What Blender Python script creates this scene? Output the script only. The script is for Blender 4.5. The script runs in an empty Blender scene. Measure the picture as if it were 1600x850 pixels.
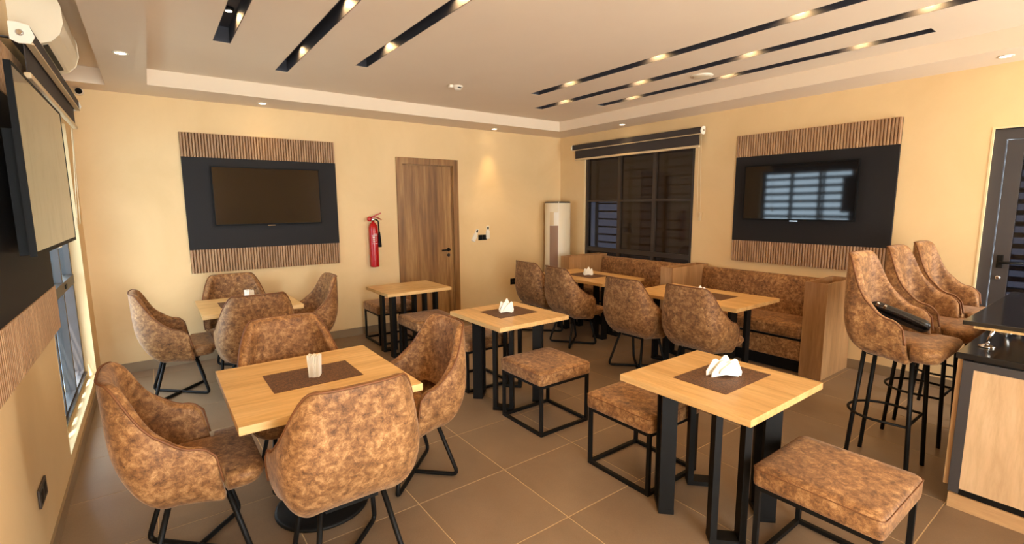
import bpy, bmesh, math, random
from mathutils import Vector, Matrix
random.seed(7)
PI = math.pi
SC = bpy.context.scene
COL = SC.collection

# ------------------------------------------------------------------ camera
cam = bpy.data.cameras.new('camera'); camo = bpy.data.objects.new('camera', cam); COL.objects.link(camo)
cam.sensor_fit = 'HORIZONTAL'; cam.sensor_width = 36.0; cam.lens = 756.58 / 1600 * 36.0
cam.clip_start = 0.02; cam.clip_end = 200
YAW, PITCH, ROLL = math.radians(36.6037), math.radians(7.84679), math.radians(-0.3724)
_f = Vector((math.sin(YAW), math.cos(YAW), 0)); _r = Vector((math.cos(YAW), -math.sin(YAW), 0)); _u = Vector((0, 0, 1))
_f2 = _f * math.cos(PITCH) - _u * math.sin(PITCH); _u2 = _u * math.cos(PITCH) + _f * math.sin(PITCH)
_r3 = _r * math.cos(ROLL) + _u2 * math.sin(ROLL); _u3 = -_r * math.sin(ROLL) + _u2 * math.cos(ROLL)
camo.matrix_world = Matrix(((_r3.x, _u3.x, -_f2.x, 0), (_r3.y, _u3.y, -_f2.y, 0), (_r3.z, _u3.z, -_f2.z, 1.6907), (0, 0, 0, 1)))
SC.camera = camo

# ------------------------------------------------------------------ light and exposure
SC.view_settings.view_transform = 'Standard'; SC.view_settings.look = 'None'
SC.view_settings.gamma = 1; SC.view_settings.use_curve_mapping = False
SC.view_settings.exposure = 0.9
W = bpy.data.worlds.new('sky'); SC.world = W; W.use_nodes = True
W.node_tree.nodes['Background'].inputs[0].default_value = (0.80, 0.90, 1.0, 1)
W.node_tree.nodes['Background'].inputs[1].default_value = 6.5


def lamp(name, kind, loc, energy, color, direction=(0, 0, -1), **kw):
    l = bpy.data.lights.new(name, kind); l.energy = energy; l.color = color
    for k, v in kw.items(): setattr(l, k, v)
    o = bpy.data.objects.new(name, l); COL.objects.link(o); o.location = loc
    o.rotation_euler = Vector(direction).to_track_quat('-Z', 'Y').to_euler()
    return o


lamp('sun', 'SUN', (-3, 0, 6), 9.0, (1, .93, .82), (0.20, 0.50, -1), angle=0.01)
# area lamps added as fill behind the camera, standing in for daylight at two openings
lamp('fill_front_left', 'AREA', (0.42, -2.45, 1.3), 120, (1, .95, .87), (0.05, 1, 0.34), shape='RECTANGLE', size=1.5, size_y=2.2)
lamp('fill_front_right', 'AREA', (4.85, -2.45, 1.35), 95, (1, .95, .87), (-0.2, 1, 0.16), shape='RECTANGLE', size=1.3, size_y=2.2)

# ------------------------------------------------------------------ materials
def lin(r, g, b):
    f = lambda c: (c / 255 / 12.92) if c / 255 <= .04045 else ((c / 255 + .055) / 1.055) ** 2.4
    return (f(r), f(g), f(b), 1)


class NT:
    def __init__(s, name):
        s.m = bpy.data.materials.new(name); s.m.use_nodes = True; s.t = s.m.node_tree; s.n = s.t.nodes
        s.b = s.n['Principled BSDF']; s.out = s.n['Material Output']
    def new(s, t, **kw):
        n = s.n.new(t)
        for k, v in kw.items(): setattr(n, k, v)
        return n
    def link(s, a, b): s.t.links.new(a, b)
    def coords(s, scale=(1, 1, 1), kind='Object'):
        tc = s.new('ShaderNodeTexCoord'); mp = s.new('ShaderNodeMapping'); mp.inputs['Scale'].default_value = scale
        s.link(tc.outputs[kind], mp.inputs[0]); return mp.outputs[0]
    def noise(s, vec, scale, detail=4, rough=.55, dist=0, vary=True):
        n = s.new('ShaderNodeTexNoise', noise_dimensions='4D' if vary else '3D')
        n.inputs['Scale'].default_value = scale; n.inputs['Detail'].default_value = detail
        n.inputs['Roughness'].default_value = rough; n.inputs['Distortion'].default_value = dist
        s.link(vec, n.inputs['Vector'])
        if vary:
            oi = s.new('ShaderNodeObjectInfo'); mu = s.new('ShaderNodeMath', operation='MULTIPLY'); mu.inputs[1].default_value = 30
            s.link(oi.outputs['Random'], mu.inputs[0]); s.link(mu.outputs[0], n.inputs['W'])
        return n.outputs['Fac']
    def ramp(s, fac, stops):
        r = s.new('ShaderNodeValToRGB'); e = r.color_ramp.elements
        while len(e) < len(stops): e.new(.5)
        for k, (p, c) in enumerate(stops): e[k].position = p; e[k].color = c
        s.link(fac, r.inputs[0]); return r.outputs[0]
    def mix(s, fac, a, b, mode='MIX'):
        m = s.new('ShaderNodeMix', data_type='RGBA', blend_type=mode)
        for v, k in ((fac, 0), (a, 6), (b, 7)):
            if hasattr(v, 'links'): s.link(v, m.inputs[k])
            else: m.inputs[k].default_value = v
        return m.outputs[2]
    def bump(s, h, strength=.2, dist=.01):
        b = s.new('ShaderNodeBump'); b.inputs['Strength'].default_value = strength; b.inputs['Distance'].default_value = dist
        s.link(h, b.inputs['Height']); s.link(b.outputs[0], s.b.inputs['Normal'])
    def base(s, c):
        if hasattr(c, 'links'): s.link(c, s.b.inputs['Base Color'])
        else: s.b.inputs['Base Color'].default_value = c
    def set(s, **kw):
        for k, v in kw.items(): s.b.inputs[k.replace('_', ' ')].default_value = v
        return s


def plain(name, c, rough=.5, metal=0, spec=.5):
    t = NT(name); t.base(c); t.set(Roughness=rough, Metallic=metal); t.b.inputs['Specular IOR Level'].default_value = spec
    return t.m


def plaster(name, c1, c2, rough=.6):
    t = NT(name); v = t.coords()
    a = t.noise(v, 1.1, 5, .6, .6, vary=False)
    t.base(t.ramp(a, [(.3, c1), (.7, c2)])); t.set(Roughness=rough)
    t.bump(t.noise(v, 140, 3, .6, vary=False), .12, .004); return t.m


def wood(name, cols, axis=0, scale=1.0, rough=.42, stretch=9, coat=0):
    t = NT(name)
    sc = [scale * stretch] * 3; sc[axis] = scale * .75
    v = t.coords(tuple(sc))
    a = t.noise(v, 1.0, 5, .6, .9); b = t.noise(v, 5.5, 6, .7, .3)
    col = t.ramp(a, [(.28, cols[0]), (.5, cols[1]), (.74, cols[2])])
    fine = t.ramp(b, [(.32, (.70, .66, .6, 1)), (.58, (1, 1, 1, 1))])
    t.base(t.mix(.8, col, fine, 'MULTIPLY')); t.set(Roughness=rough)
    t.b.inputs['Coat Weight'].default_value = coat
    t.bump(b, .06, .002); return t.m


def suede(name, dark, mid, light):
    t = NT(name); v = t.coords()
    a = t.noise(v, 30, 8, .72, .5); b = t.noise(v, 115, 5, .7, 1.6); c = t.noise(t.coords((1, 1, .4)), 260, 3, .7, 1); l = t.noise(v, 6, 3, .5)
    m1 = t.ramp(a, [(.34, dark), (.5, mid), (.66, light)])
    m2 = t.ramp(b, [(.34, (.52, .48, .44, 1)), (.52, (1, 1, 1, 1)), (.68, (1.22, 1.2, 1.18, 1))])
    m3 = t.ramp(c, [(.3, (.84, .82, .80, 1)), (.65, (1.08, 1.08, 1.08, 1))])
    m4 = t.ramp(l, [(.35, (.74, .70, .66, 1)), (.62, (1.12, 1.12, 1.12, 1))])
    x = t.mix(.85, m1, m2, 'MULTIPLY'); x = t.mix(.8, x, m4, 'MULTIPLY'); t.base(t.mix(.7, x, m3, 'MULTIPLY'))
    t.set(Roughness=.6); t.b.inputs['Specular IOR Level'].default_value = .35
    t.b.inputs['Sheen Weight'].default_value = .22; t.b.inputs['Sheen Roughness'].default_value = .4
    t.b.inputs['Sheen Tint'].default_value = (1, .80, .62, 1)
    t.bump(b, .08, .003); return t.m


M = {}
M['wall'] = plaster('wall_paint', lin(221, 188, 136), lin(231, 199, 148))
M['ceiling'] = plaster('ceiling_paint', lin(228, 208, 182), lin(232, 213, 187), .8)
M['reveal'] = plaster('reveal_plaster', lin(226, 200, 150), lin(232, 208, 160))
t = NT('floor_tile'); v = t.coords()
a = t.noise(v, 2.2, 5, .6, .5); b = t.noise(v, 210, 3, .7)
t.base(t.mix(.5, t.ramp(a, [(.3, lin(124, 102, 80)), (.7, lin(140, 117, 94))]), t.ramp(b, [(.3, (.72, .7, .68, 1)), (.7, (1.1, 1.1, 1.1, 1))]), 'MULTIPLY'))
t.set(Roughness=.36); t.bump(b, .05, .001); M['tile'] = t.m
M['grout'] = plain('tile_grout', lin(205, 176, 132), .8)
M['baseboard'] = plain('baseboard_tile', lin(138, 116, 88), .4)
M['oak'] = wood('oak_top', (lin(200, 156, 96), lin(221, 180, 118), lin(232, 195, 138)), 0, 1, .38)
M['oak_y'] = wood('oak_top_across', (lin(194, 148, 90), lin(217, 173, 112), lin(231, 192, 134)), 1, 1, .38)
M['oak_z'] = wood('oak_upright', (lin(142, 102, 64), lin(170, 128, 84), lin(192, 150, 106)), 2, .8, .45)
M['counter_wood'] = wood('counter_wood', (lin(176, 134, 92), lin(202, 164, 122), lin(222, 190, 150)), 2, .55, .45, 6)
M['counter_wood_y'] = wood('counter_plinth_wood', (lin(170, 126, 82), lin(192, 150, 104), lin(208, 170, 124)), 1, .7, .45)
M['door_wood'] = wood('door_wood', (lin(96, 62, 30), lin(150, 106, 58), lin(190, 146, 88)), 2, .8, .45, 10)
M['slat'] = wood('slat_wood', (lin(134, 98, 66), lin(166, 126, 88), lin(192, 154, 112)), 2, 1.2, .45, 26)
M['suede'] = suede('brown_suede', lin(84, 54, 30), lin(144, 101, 61), lin(194, 149, 98))
M['piping'] = plain('brown_piping', lin(112, 68, 34), .6)
M['black'] = plain('black_steel', (.006, .0055, .005, 1), .5, 0, .16)
M['board'] = plain('charcoal_board', (.013, .011, .011, 1), .65, 0, .25)
M['frame'] = plain('graphite_frame', lin(62, 58, 58), .45)
M['bronze'] = plain('bronze_frame', lin(52, 42, 34), .45)
M['slot_paint'] = plain('slot_paint', lin(46, 46, 54), .6)
M['tv_body'] = plain('tv_plastic', (.004, .004, .004, 1), .55, 0, .12)
t = NT('tv_screen'); v = t.coords((1, 1, .35)); a = t.noise(v, 7, 5, .6, 1.5)
t.base((.006, .006, .007, 1)); r = t.ramp(a, [(.4, (.04, .04, .04, 1)), (.7, (.16, .16, .16, 1))]); t.link(r, t.b.inputs['Roughness']); M['screen'] = t.m
M['screen_clean'] = plain('tv_screen_clean', (.007, .006, .006, 1), .045)
M['white'] = plain('white_plastic', lin(232, 222, 204), .4)
M['ac_white'] = plain('ac_white', lin(226, 212, 184), .35)
M['napkin'] = plain('white_paper', lin(244, 240, 228), .9)
M['chrome'] = plain('chrome', (.75, .75, .76, 1), .12, 1)
M['red'] = plain('red_paint', lin(176, 10, 14), .28)
M['label_white'] = plain('label_white', lin(214, 190, 178), .6)
M['granite'] = plain('black_granite', (.012, .011, .011, 1), .12)
M['blind'] = plain('charcoal_blind', lin(60, 52, 48), .8)
M['blind_rail'] = plain('cream_rail', lin(214, 188, 146), .5)
M['louver'] = plain('steel_blue_louver', lin(128, 148, 168), .45)
M['leather'] = plain('black_leather', (.010, .009, .009, 1), .3)
M['brown_panel'] = plain('taupe_panel', lin(150, 116, 92), .5)
M['yard'] = plain('yard_paving', lin(190, 184, 176), .8)
t = NT('mat_weave'); v = t.coords(); w1 = t.noise(v, 150, 2, .5); w2 = t.noise(t.coords((1, 3, 1)), 110, 3, .7)
t.base(t.mix(.5, t.ramp(w1, [(.40, lin(42, 26, 16)), (.62, lin(128, 86, 52))]), t.ramp(w2, [(.35, lin(60, 38, 24)), (.68, lin(120, 80, 50))])))
t.set(Roughness=.7); t.bump(w1, .3, .002); M['mat'] = t.m


def glass(name, tint, clear):
    t = NT(name); tr = t.new('ShaderNodeBsdfTransparent'); tr.inputs[0].default_value = clear
    t.base(tint); t.set(Roughness=.05)
    mx = t.new('ShaderNodeMixShader'); mx.inputs[0].default_value = .5
    t.link(tr.outputs[0], mx.inputs[1]); t.link(t.b.outputs[0], mx.inputs[2]); t.link(mx.outputs[0], t.out.inputs[0]); return t.m


def clear_glass(name):
    t = NT(name); tr = t.new('ShaderNodeBsdfTransparent'); tr.inputs[0].default_value = (.86, .93, .96, 1)
    gl = t.new('ShaderNodeBsdfGlossy'); gl.inputs['Roughness'].default_value = .03
    lw = t.new('ShaderNodeLayerWeight'); lw.inputs[0].default_value = .5
    pw_ = t.new('ShaderNodeMath', operation='POWER'); pw_.inputs[1].default_value = 5; t.link(lw.outputs['Facing'], pw_.inputs[0])
    fr = t.new('ShaderNodeMath', operation='MULTIPLY_ADD'); fr.inputs[1].default_value = .45; fr.inputs[2].default_value = .03; t.link(pw_.outputs[0], fr.inputs[0])
    mx = t.new('ShaderNodeMixShader'); t.link(fr.outputs[0], mx.inputs[0])
    t.link(tr.outputs[0], mx.inputs[1]); t.link(gl.outputs[0], mx.inputs[2]); t.link(mx.outputs[0], t.out.inputs[0]); return t.m


M['glass'] = clear_glass('clear_glass')
M['dark_glass'] = glass('mesh_screened_glass', lin(60, 46, 32), (.06, .05, .045, 1))
M['open_glass'] = glass('open_tinted_glass', lin(16, 16, 20), (.13, .13, .15, 1))


def emit(name, c, s):
    t = NT(name); t.base((0, 0, 0, 1)); t.b.inputs['Emission Color'].default_value = c; t.b.inputs['Emission Strength'].default_value = s; return t.m


M['bulb'] = emit('warm_bulb', (1, .80, .56, 1), 16)

# ------------------------------------------------------------------ mesh helpers
class MB:
    def __init__(s): s.v = []; s.f = []; s.sm = []
    def add(s, vs, fs, smooth=False):
        o = len(s.v); s.v += [tuple(p) for p in vs]; s.f += [tuple(i + o for i in f) for f in fs]; s.sm += [smooth] * len(fs); return s
    def box(s, x0, x1, y0, y1, z0, z1, b=0):
        if b <= 0:
            vs = [(x, y, z) for z in (z0, z1) for y in (y0, y1) for x in (x0, x1)]
            return s.add(vs, [(0, 2, 3, 1), (4, 5, 7, 6), (0, 1, 5, 4), (2, 6, 7, 3), (0, 4, 6, 2), (1, 3, 7, 5)])
        bm = bmesh.new(); bmesh.ops.create_cube(bm, size=1)
        for p in bm.verts: p.co = Vector(((x0 + x1) / 2 + p.co.x * (x1 - x0), (y0 + y1) / 2 + p.co.y * (y1 - y0), (z0 + z1) / 2 + p.co.z * (z1 - z0)))
        bmesh.ops.bevel(bm, geom=list(bm.edges), offset=b, segments=2, affect='EDGES', profile=.5)
        bm.verts.index_update(); s.add([p.co.copy() for p in bm.verts], [[q.index for q in f.verts] for f in bm.faces]); bm.free(); return s
    def obox(s, c, ax, ay, hx, hy, z0, z1):
        # box on a turned plan: centre c, unit directions ax, ay
        vs = []
        for z in (z0, z1):
            for sy in (-1, 1):
                for sx in (-1, 1): vs.append((c[0] + ax[0] * hx * sx + ay[0] * hy * sy, c[1] + ax[1] * hx * sx + ay[1] * hy * sy, z))
        return s.add(vs, [(0, 2, 3, 1), (4, 5, 7, 6), (0, 1, 5, 4), (2, 6, 7, 3), (0, 4, 6, 2), (1, 3, 7, 5)])
    def tube(s, pts, r, n=8, closed=False, cap=True):
        pts = [Vector(p) for p in pts]; N = len(pts); vs = []; ref = None
        for i, p in enumerate(pts):
            if closed: d = pts[(i + 1) % N] - pts[i - 1]
            else: d = pts[min(i + 1, N - 1)] - pts[max(i - 1, 0)]
            d.normalize()
            if ref is None: ref = Vector((0, 0, 1)) if abs(d.z) < .9 else Vector((1, 0, 0))
            a = ref - d * ref.dot(d)
            if a.length < 1e-4: a = d.orthogonal()
            a.normalize(); ref = a; b = d.cross(a)
            for k in range(n): vs.append(p + (a * math.cos(2 * PI * k / n) + b * math.sin(2 * PI * k / n)) * r)
        fs = []
        for i in range(N if closed else N - 1):
            j = (i + 1) % N
            for k in range(n): fs.append((i * n + k, i * n + (k + 1) % n, j * n + (k + 1) % n, j * n + k))
        s.add(vs, fs, True)
        if cap and not closed: s.add(vs[:n], [tuple(range(n))[::-1]]); s.add(vs[-n:], [tuple(range(n))])
        return s
    def lathe(s, prof, c=(0, 0, 0), n=24, axis=2):
        vs = []; N = len(prof)
        for r, h in prof:
            for k in range(n):
                a = 2 * PI * k / n; x, y = r * math.cos(a), r * math.sin(a)
                q = (x, y, h) if axis == 2 else ((h, x, y) if axis == 0 else (y, h, x))
                vs.append((c[0] + q[0], c[1] + q[1], c[2] + q[2]))
        fs = [(i * n + k, i * n + (k + 1) % n, (i + 1) * n + (k + 1) % n, (i + 1) * n + k) for i in range(N - 1) for k in range(n)]
        s.add(vs, fs, True); s.add(vs[:n], [tuple(range(n))[::-1]]); s.add(vs[-n:], [tuple(range(n))]); return s
    def prism(s, out, z0, z1):
        n = len(out); vs = [(x, y, z0) for x, y in out] + [(x, y, z1) for x, y in out]
        return s.add(vs, [tuple(range(n))[::-1], tuple(range(n, 2 * n))] + [(i, (i + 1) % n, n + (i + 1) % n, n + i) for i in range(n)])
    def loft(s, rings, smooth=True, caps=True):
        n = len(rings[0]); vs = [p for r in rings for p in r]
        fs = [(i * n + k, i * n + (k + 1) % n, (i + 1) * n + (k + 1) % n, (i + 1) * n + k) for i in range(len(rings) - 1) for k in range(n)]
        if caps: fs += [tuple(range(n))[::-1], tuple(range((len(rings) - 1) * n, len(rings) * n))]
        return s.add(vs, fs, smooth)
    def build(s, name, mat, parent=None, world=False, sub=0):
        me = bpy.data.meshes.new(name); vs = s.v
        if world and parent is not None:
            r = parent
            while r.parent: r = r.parent
            l = r.location; vs = [(p[0] - l.x, p[1] - l.y, p[2] - l.z) for p in vs]
        me.from_pydata(vs, [], s.f); me.polygons.foreach_set('use_smooth', s.sm); me.materials.append(M[mat]); me.update()
        bm = bmesh.new(); bm.from_mesh(me); bmesh.ops.remove_doubles(bm, verts=bm.verts, dist=1e-5)
        bmesh.ops.recalc_face_normals(bm, faces=bm.faces); bm.to_mesh(me); bm.free()
        o = bpy.data.objects.new(name, me); COL.objects.link(o)
        if sub:
            md = o.modifiers.new('s', 'SUBSURF'); md.levels = md.render_levels = sub
            dg = bpy.context.evaluated_depsgraph_get(); ne = bpy.data.meshes.new_from_object(o.evaluated_get(dg))
            o.modifiers.clear(); o.data = ne; ne.name = name
        if parent is not None: o.parent = parent
        return o


def tag(o, label=None, cat=None, group=None, kind=None):
    if label: o['label'] = label
    if cat: o['category'] = cat
    if group: o['group'] = group
    if kind: o['kind'] = kind
    return o


def thing(name, label, cat, loc=(0, 0, 0), rz=0, group=None):
    o = bpy.data.objects.new(name, None); COL.objects.link(o); o.location = loc; o.rotation_euler = (0, 0, rz); o.empty_display_size = .1
    return tag(o, label, cat, group)


def struct(name, mb, mat, parent=None):
    o = mb.build(name, mat, parent)
    if parent is None: o['kind'] = 'structure'
    return o


def kids(o): return list(o.children)


def dup(root, loc, rz, label, group=None):
    r = root.copy(); COL.objects.link(r); r.location = loc; r.rotation_euler = (0, 0, rz); r['label'] = label
    if group: r['group'] = group
    for ch in kids(root):
        c = ch.copy(); COL.objects.link(c); c.parent = r
        for g in kids(ch):
            d = g.copy(); COL.objects.link(d); d.parent = c
    return r


def copy_part(o, loc, parent):
    c = o.copy(); COL.objects.link(c); c.location = loc; c.parent = parent; return c


def fillet(pts, r, n=5):
    pts = [Vector(p) for p in pts]; out = [pts[0]]
    for i in range(1, len(pts) - 1):
        p, a, b = pts[i], pts[i - 1], pts[i + 1]; da = (a - p).normalized(); db = (b - p).normalized()
        q = min(r, (a - p).length * .45, (b - p).length * .45)
        p0, p1 = p + da * q, p + db * q
        for k in range(n + 1):
            u = k / n; out.append(p0 * (1 - u) ** 2 + p * 2 * u * (1 - u) + p1 * u ** 2)
    out.append(pts[-1]); return out


def roundrect(x0, x1, y0, y1, r, n=5):
    out = []
    for cx, cy, a0 in ((x1 - r, y1 - r, 0), (x0 + r, y1 - r, 90), (x0 + r, y0 + r, 180), (x1 - r, y0 + r, 270)):
        for k in range(n + 1):
            a = math.radians(a0 + 90 * k / n); out.append((cx + r * math.cos(a), cy + r * math.sin(a)))
    return out


# ------------------------------------------------------------------ room shell
XL, XR, YB, YF = -.523, 5.68, 6.243, -2.5
ZS, ZC = 2.807, 2.95           # soffit and tray heights
TP = .6                        # tile pitch
floor = MB().box(XL - .3, XR + .3, YF - .3, YB + .3, -.12, -.0015); floor = struct('floor', floor, 'grout')
xs = [1.696 + TP * k for k in range(-4, 7)]; ys = [1.781 + TP * k for k in range(-8, 8)]
proto = None; cache = {}
for i, x in enumerate(xs):
    for j, y in enumerate(ys):
        x0, x1 = max(x, XL), min(x + TP, XR); y0, y1 = max(y, YF), min(y + TP, YB)
        if x1 - x0 < .02 or y1 - y0 < .02: continue
        k = (round(x1 - x0, 3), round(y1 - y0, 3)); g = .0021
        if k not in cache:
            w, d = (x1 - x0) / 2 - g, (y1 - y0) / 2 - g
            o = MB().loft([[(-w, -d, -.006), (w, -d, -.006), (w, d, -.006), (-w, d, -.006)], [(-w, -d, -.001), (w, -d, -.001), (w, d, -.001), (-w, d, -.001)],
                           [(-w + .001, -d + .001, 0), (w - .001, -d + .001, 0), (w - .001, d - .001, 0), (-w + .001, d - .001, 0)]], False).build('tile', 'tile', floor)
            o.location = ((x0 + x1) / 2, (y0 + y1) / 2, 0); cache[k] = o
        else: copy_part(cache[k], ((x0 + x1) / 2, (y0 + y1) / 2, 0), floor)

WY0, WY1, WZ0, WZ1 = 3.93, 5.82, .15, 2.42     # left window opening
mb = MB(); T = .155
mb.box(XL - T, XL, YF - .25, WY0, 0, 3.1); mb.box(XL - T, XL, WY1, YB + .25, 0, 3.1)
mb.box(XL - T, XL, WY0, WY1, 0, WZ0); mb.box(XL - T, XL, WY0, WY1, WZ1, 3.1); struct('wall_left', mb, 'wall')
# reveal lining of the left window (paler than the wall)
mb = MB(); mb.box(-.595, XL + .001, WY1 - .004, WY1 + .001, WZ0, WZ1); mb.box(-.595, XL + .001, WY0 - .001, WY1, WZ0 - .001, WZ0 + .012)
mb.box(-.595, XL + .001, WY0 - .001, WY0 + .004, WZ0, WZ1); struct('trim_1', mb, 'reveal')
DX0, DX1, DZ = 2.704, 3.654, 2.342
mb = MB(); mb.box(XL - T, DX0, YB, YB + .2, 0, 3.1); mb.box(DX1, XR + T, YB, YB + .2, 0, 3.1); mb.box(DX0, DX1, YB, YB + .2, DZ, 3.1); struct('wall_back', mb, 'wall')
RY0, RY1, RZ0, RZ1 = 3.69, 5.66, .15, 2.5      # right window opening
EY0, EY1, EZ = -.13, .936, 2.30                 # right door opening
mb = MB()
for y0, y1, z0, z1 in ((YF - .25, EY0, 0, 3.1), (EY0, EY1, EZ, 3.1), (EY1, RY0, 0, 3.1), (RY0, RY1, 0, RZ0), (RY0, RY1, RZ1, 3.1), (RY1, YB, 0, 3.1)): mb.box(XR, XR + T, y0, y1, z0, z1)
struct('wall_right', mb, 'wall')
# front wall behind the camera, with two glazed openings
mb = MB()
for x0, x1, z0, z1 in ((XL - T, -.35, 0, 3.1), (1.2, 4.2, 0, 3.1), (5.5, XR + T, 0, 3.1), (-.35, 1.2, 2.45, 3.1), (4.2, 5.5, 2.45, 3.1), (-.35, 1.2, 0, .1), (4.2, 5.5, 0, .1)): mb.box(x0, x1, YF - .2, YF, z0, z1)
struct('wall_front', mb, 'wall')
for k, (x0, x1) in enumerate(((-.35, 1.2), (4.2, 5.5))):
    mb = MB()
    for a in (x0, (x0 + x1) / 2 - .03, x1 - .06): mb.box(a, a + .06, YF - .14, YF - .06, .1, 2.45)
    mb.box(x0, x1, YF - .14, YF - .06, .1, .16); mb.box(x0, x1, YF - .14, YF - .06, 2.39, 2.45)
    wn = struct('window_%d' % (k + 3), mb, 'frame')
    for q in range(2):
        a = x0 + .06 if q == 0 else (x0 + x1) / 2 + .03; MB().box(a, a + (x1 - x0) / 2 - .09, YF - .105, YF - .095, .16, 2.39).build('pane', 'glass', wn)

# ceiling: tray with six slots, dropped soffit round it, pocket over the left wall
SX0, SX1, SY1, SY0 = .086, 5.167, 5.707, -1.9
slots = [(.502, .622, 1.30, 4.49), (1.055, 1.165, 1.0, 5.105), (1.608, 1.718, 1.30, 4.52), (3.605, 3.735, 1.17, 4.48), (4.17, 4.305, .62, 5.105), (4.69, 4.82, 1.17, 4.49)]
mb = MB(); px = XL - T
for x0, x1, y0, y1 in slots:
    mb.box(px, x0, YF - .2, YB + .2, ZC, ZC + .16); mb.box(x0, x1, YF - .2, y0, ZC, ZC + .16); mb.box(x0, x1, y1, YB + .2, ZC, ZC + .16); px = x1
mb.box(px, XR + T, YF - .2, YB + .2, ZC, ZC + .16)
mb.box(-.222, SX0, YF - .2, 5.93, ZS, ZC)                 # left soffit
mb.box(XL - .1, XR + .1, SY1, YB + .1, ZS, ZC) if False else None
mb.box(SX0, XR + .1, SY1, YB + .1, ZS, ZC); mb.box(XL - .1, SX0, 5.93, YB + .1, ZS, ZC)
mb.box(SX1, XR + .1, YF - .2, SY1, ZS, ZC); mb.box(SX0, SX1, YF - .2, SY0, ZS, ZC)
ceiling = struct('ceiling', mb, 'ceiling')

# baseboards
struct('baseboard_back', MB().box(XL, DX0, YB - .012, YB, 0, .10).box(DX1, XR, YB - .012, YB, 0, .10), 'baseboard')
struct('baseboard_left', MB().box(XL, XL + .012, YF, YB - .012, 0, .085), 'baseboard')
struct('baseboard_right', MB().box(XR - .012, XR, EY1, YB - .012, 0, .10), 'baseboard')

# ------------------------------------------------------------------ window_1, left wall
mb = MB(); X0, X1 = -.665, -.600
mb.box(X0, X1, WY0 + .005, WY0 + .06, WZ0 + .012, WZ1); mb.box(X0, X1, WY1 - .065, WY1 - .005, WZ0 + .012, WZ1)
mb.box(X0, X1, WY0 + .06, WY1 - .065, WZ0 + .012, WZ0 + .075); mb.box(X0, X1, WY0 + .06, WY1 - .065, WZ1 - .06, WZ1)
w1 = struct('window_1', mb, 'frame')
MB().box(X0 - .005, X1 + .012, WY0 + .06, WY1 - .065, 1.03, 1.11).build('transom', 'bronze', w1)
pw = (WY1 - WY0 - .125) / 3
for k in range(1, 3): MB().box(X0, X1 + .002, WY0 + .06 + pw * k - .025, WY0 + .06 + pw * k + .025, WZ0 + .075, WZ1 - .06).build('mullion', 'frame', w1)
for k in range(3):
    a, b = WY0 + .06 + pw * k + (.025 if k else 0), WY0 + .06 + pw * (k + 1) - (.025 if k < 2 else 0)
    MB().box(-.64, -.634, a, b, 1.11, WZ1 - .06).build('pane', 'glass', w1)
    if k != 2: MB().box(-.64, -.634, a, b, WZ0 + .075, 1.03).build('pane', 'glass', w1)
for k in range(2): MB().box(X1 + .002, X1 + .02, 4.55 + k * .62, 4.63 + k * .62, 1.055, 1.085).build('latch', 'black', w1)
MB().box(X1 - .03, X1 + .02, WY0 + .06, WY1 - .065, WZ0 + .04, WZ0 + .06).build('track', 'bronze', w1)
g = thing('security_grille', 'steel louver grille outside the left window', 'grille', (-.76, 4.875, WZ0))
for y in (WY0, 4.55, 5.2, WY1):
    MB().box(-.78, -.74, y - .02, y + .02, WZ0 - .05, WZ1 + .05).build('post', 'louver', g, True)
pr = None
for k in range(14):
    z = .06 + k * .17
    if pr is None:
        pr = MB().add([(-.015, -.94, .036), (.009, -.94, -.036), (.015, -.94, -.036), (-.009, -.94, .036), (-.015, .94, .036), (.009, .94, -.036), (.015, .94, -.036), (-.009, .94, .036)],
                      [(0, 1, 2, 3), (4, 7, 6, 5), (0, 4, 5, 1), (1, 5, 6, 2), (2, 6, 7, 3), (3, 7, 4, 0)]).build('slat', 'louver', g); pr.location = (0, 0, z)
    else: copy_part(pr, (0, 0, z), g)
struct('added_eave', MB().box(-1.0, XL - T, 2.6, 7.2, 2.46, 2.56), 'yard')  # unseen eave, added to keep the high sun to the sill and lower reveal
struct('ground', MB().box(-9, XL - T - .01, -4, 12, -.35, -.2).box(XR + T + .01, 12, -4, 12, -.35, -.2), 'yard')

# ------------------------------------------------------------------ window_2, right wall
mb = MB(); X0, X1 = 5.70, 5.76
mb.box(X0, X1, RY0, RY0 + .05, RZ0, RZ1); mb.box(X0, X1, RY1 - .05, RY1, RZ0, RZ1); mb.box(X0, X1, RY0 + .05, RY1 - .05, RZ0, RZ0 + .06); mb.box(X0, X1, RY0 + .05, RY1 - .05, RZ1 - .06, RZ1)
w2 = struct('window_2', mb, 'bronze')
MB().box(X0 - .004, X1, RY0 + .05, RY1 - .05, .955, 1.02).build('transom', 'bronze', w2)
for y in (4.33, 4.965): [MB().box(X0 + .002, X1, y - .028, y + .028, z0, z1).build('mullion', 'bronze', w2) for z0, z1 in ((1.02, RZ1 - .06), (RZ0 + .06, .955))]
cuts = [(RY0 + .05, 4.302), (4.358, 4.937), (4.993, RY1 - .05)]
for k, (a, b) in enumerate(cuts):
    MB().box(X0, X1 - .02, a, b, 1.735, 1.765).build('crossbar', 'bronze', w2)
    MB().box(5.735, 5.741, a, b, 1.765, RZ1 - .06).build('pane', 'dark_glass', w2)
    MB().box(5.735, 5.741, a, b, 1.02, 1.735).build('pane', 'open_glass' if k == 2 else 'dark_glass', w2)
    MB().box(5.735, 5.741, a, b, RZ0 + .06, .955).build('pane', 'dark_glass', w2)
g2 = thing('security_grille', 'dark bar grille outside the right window behind the seating', 'grille', (5.97, 4.675, RZ0))
for y in (RY0, 4.33, 4.965, RY1): MB().box(5.95, 5.99, y - .02, y + .02, -.2, RZ1 + .05).build('post', 'louver', g2, True)
pr = None
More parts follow.
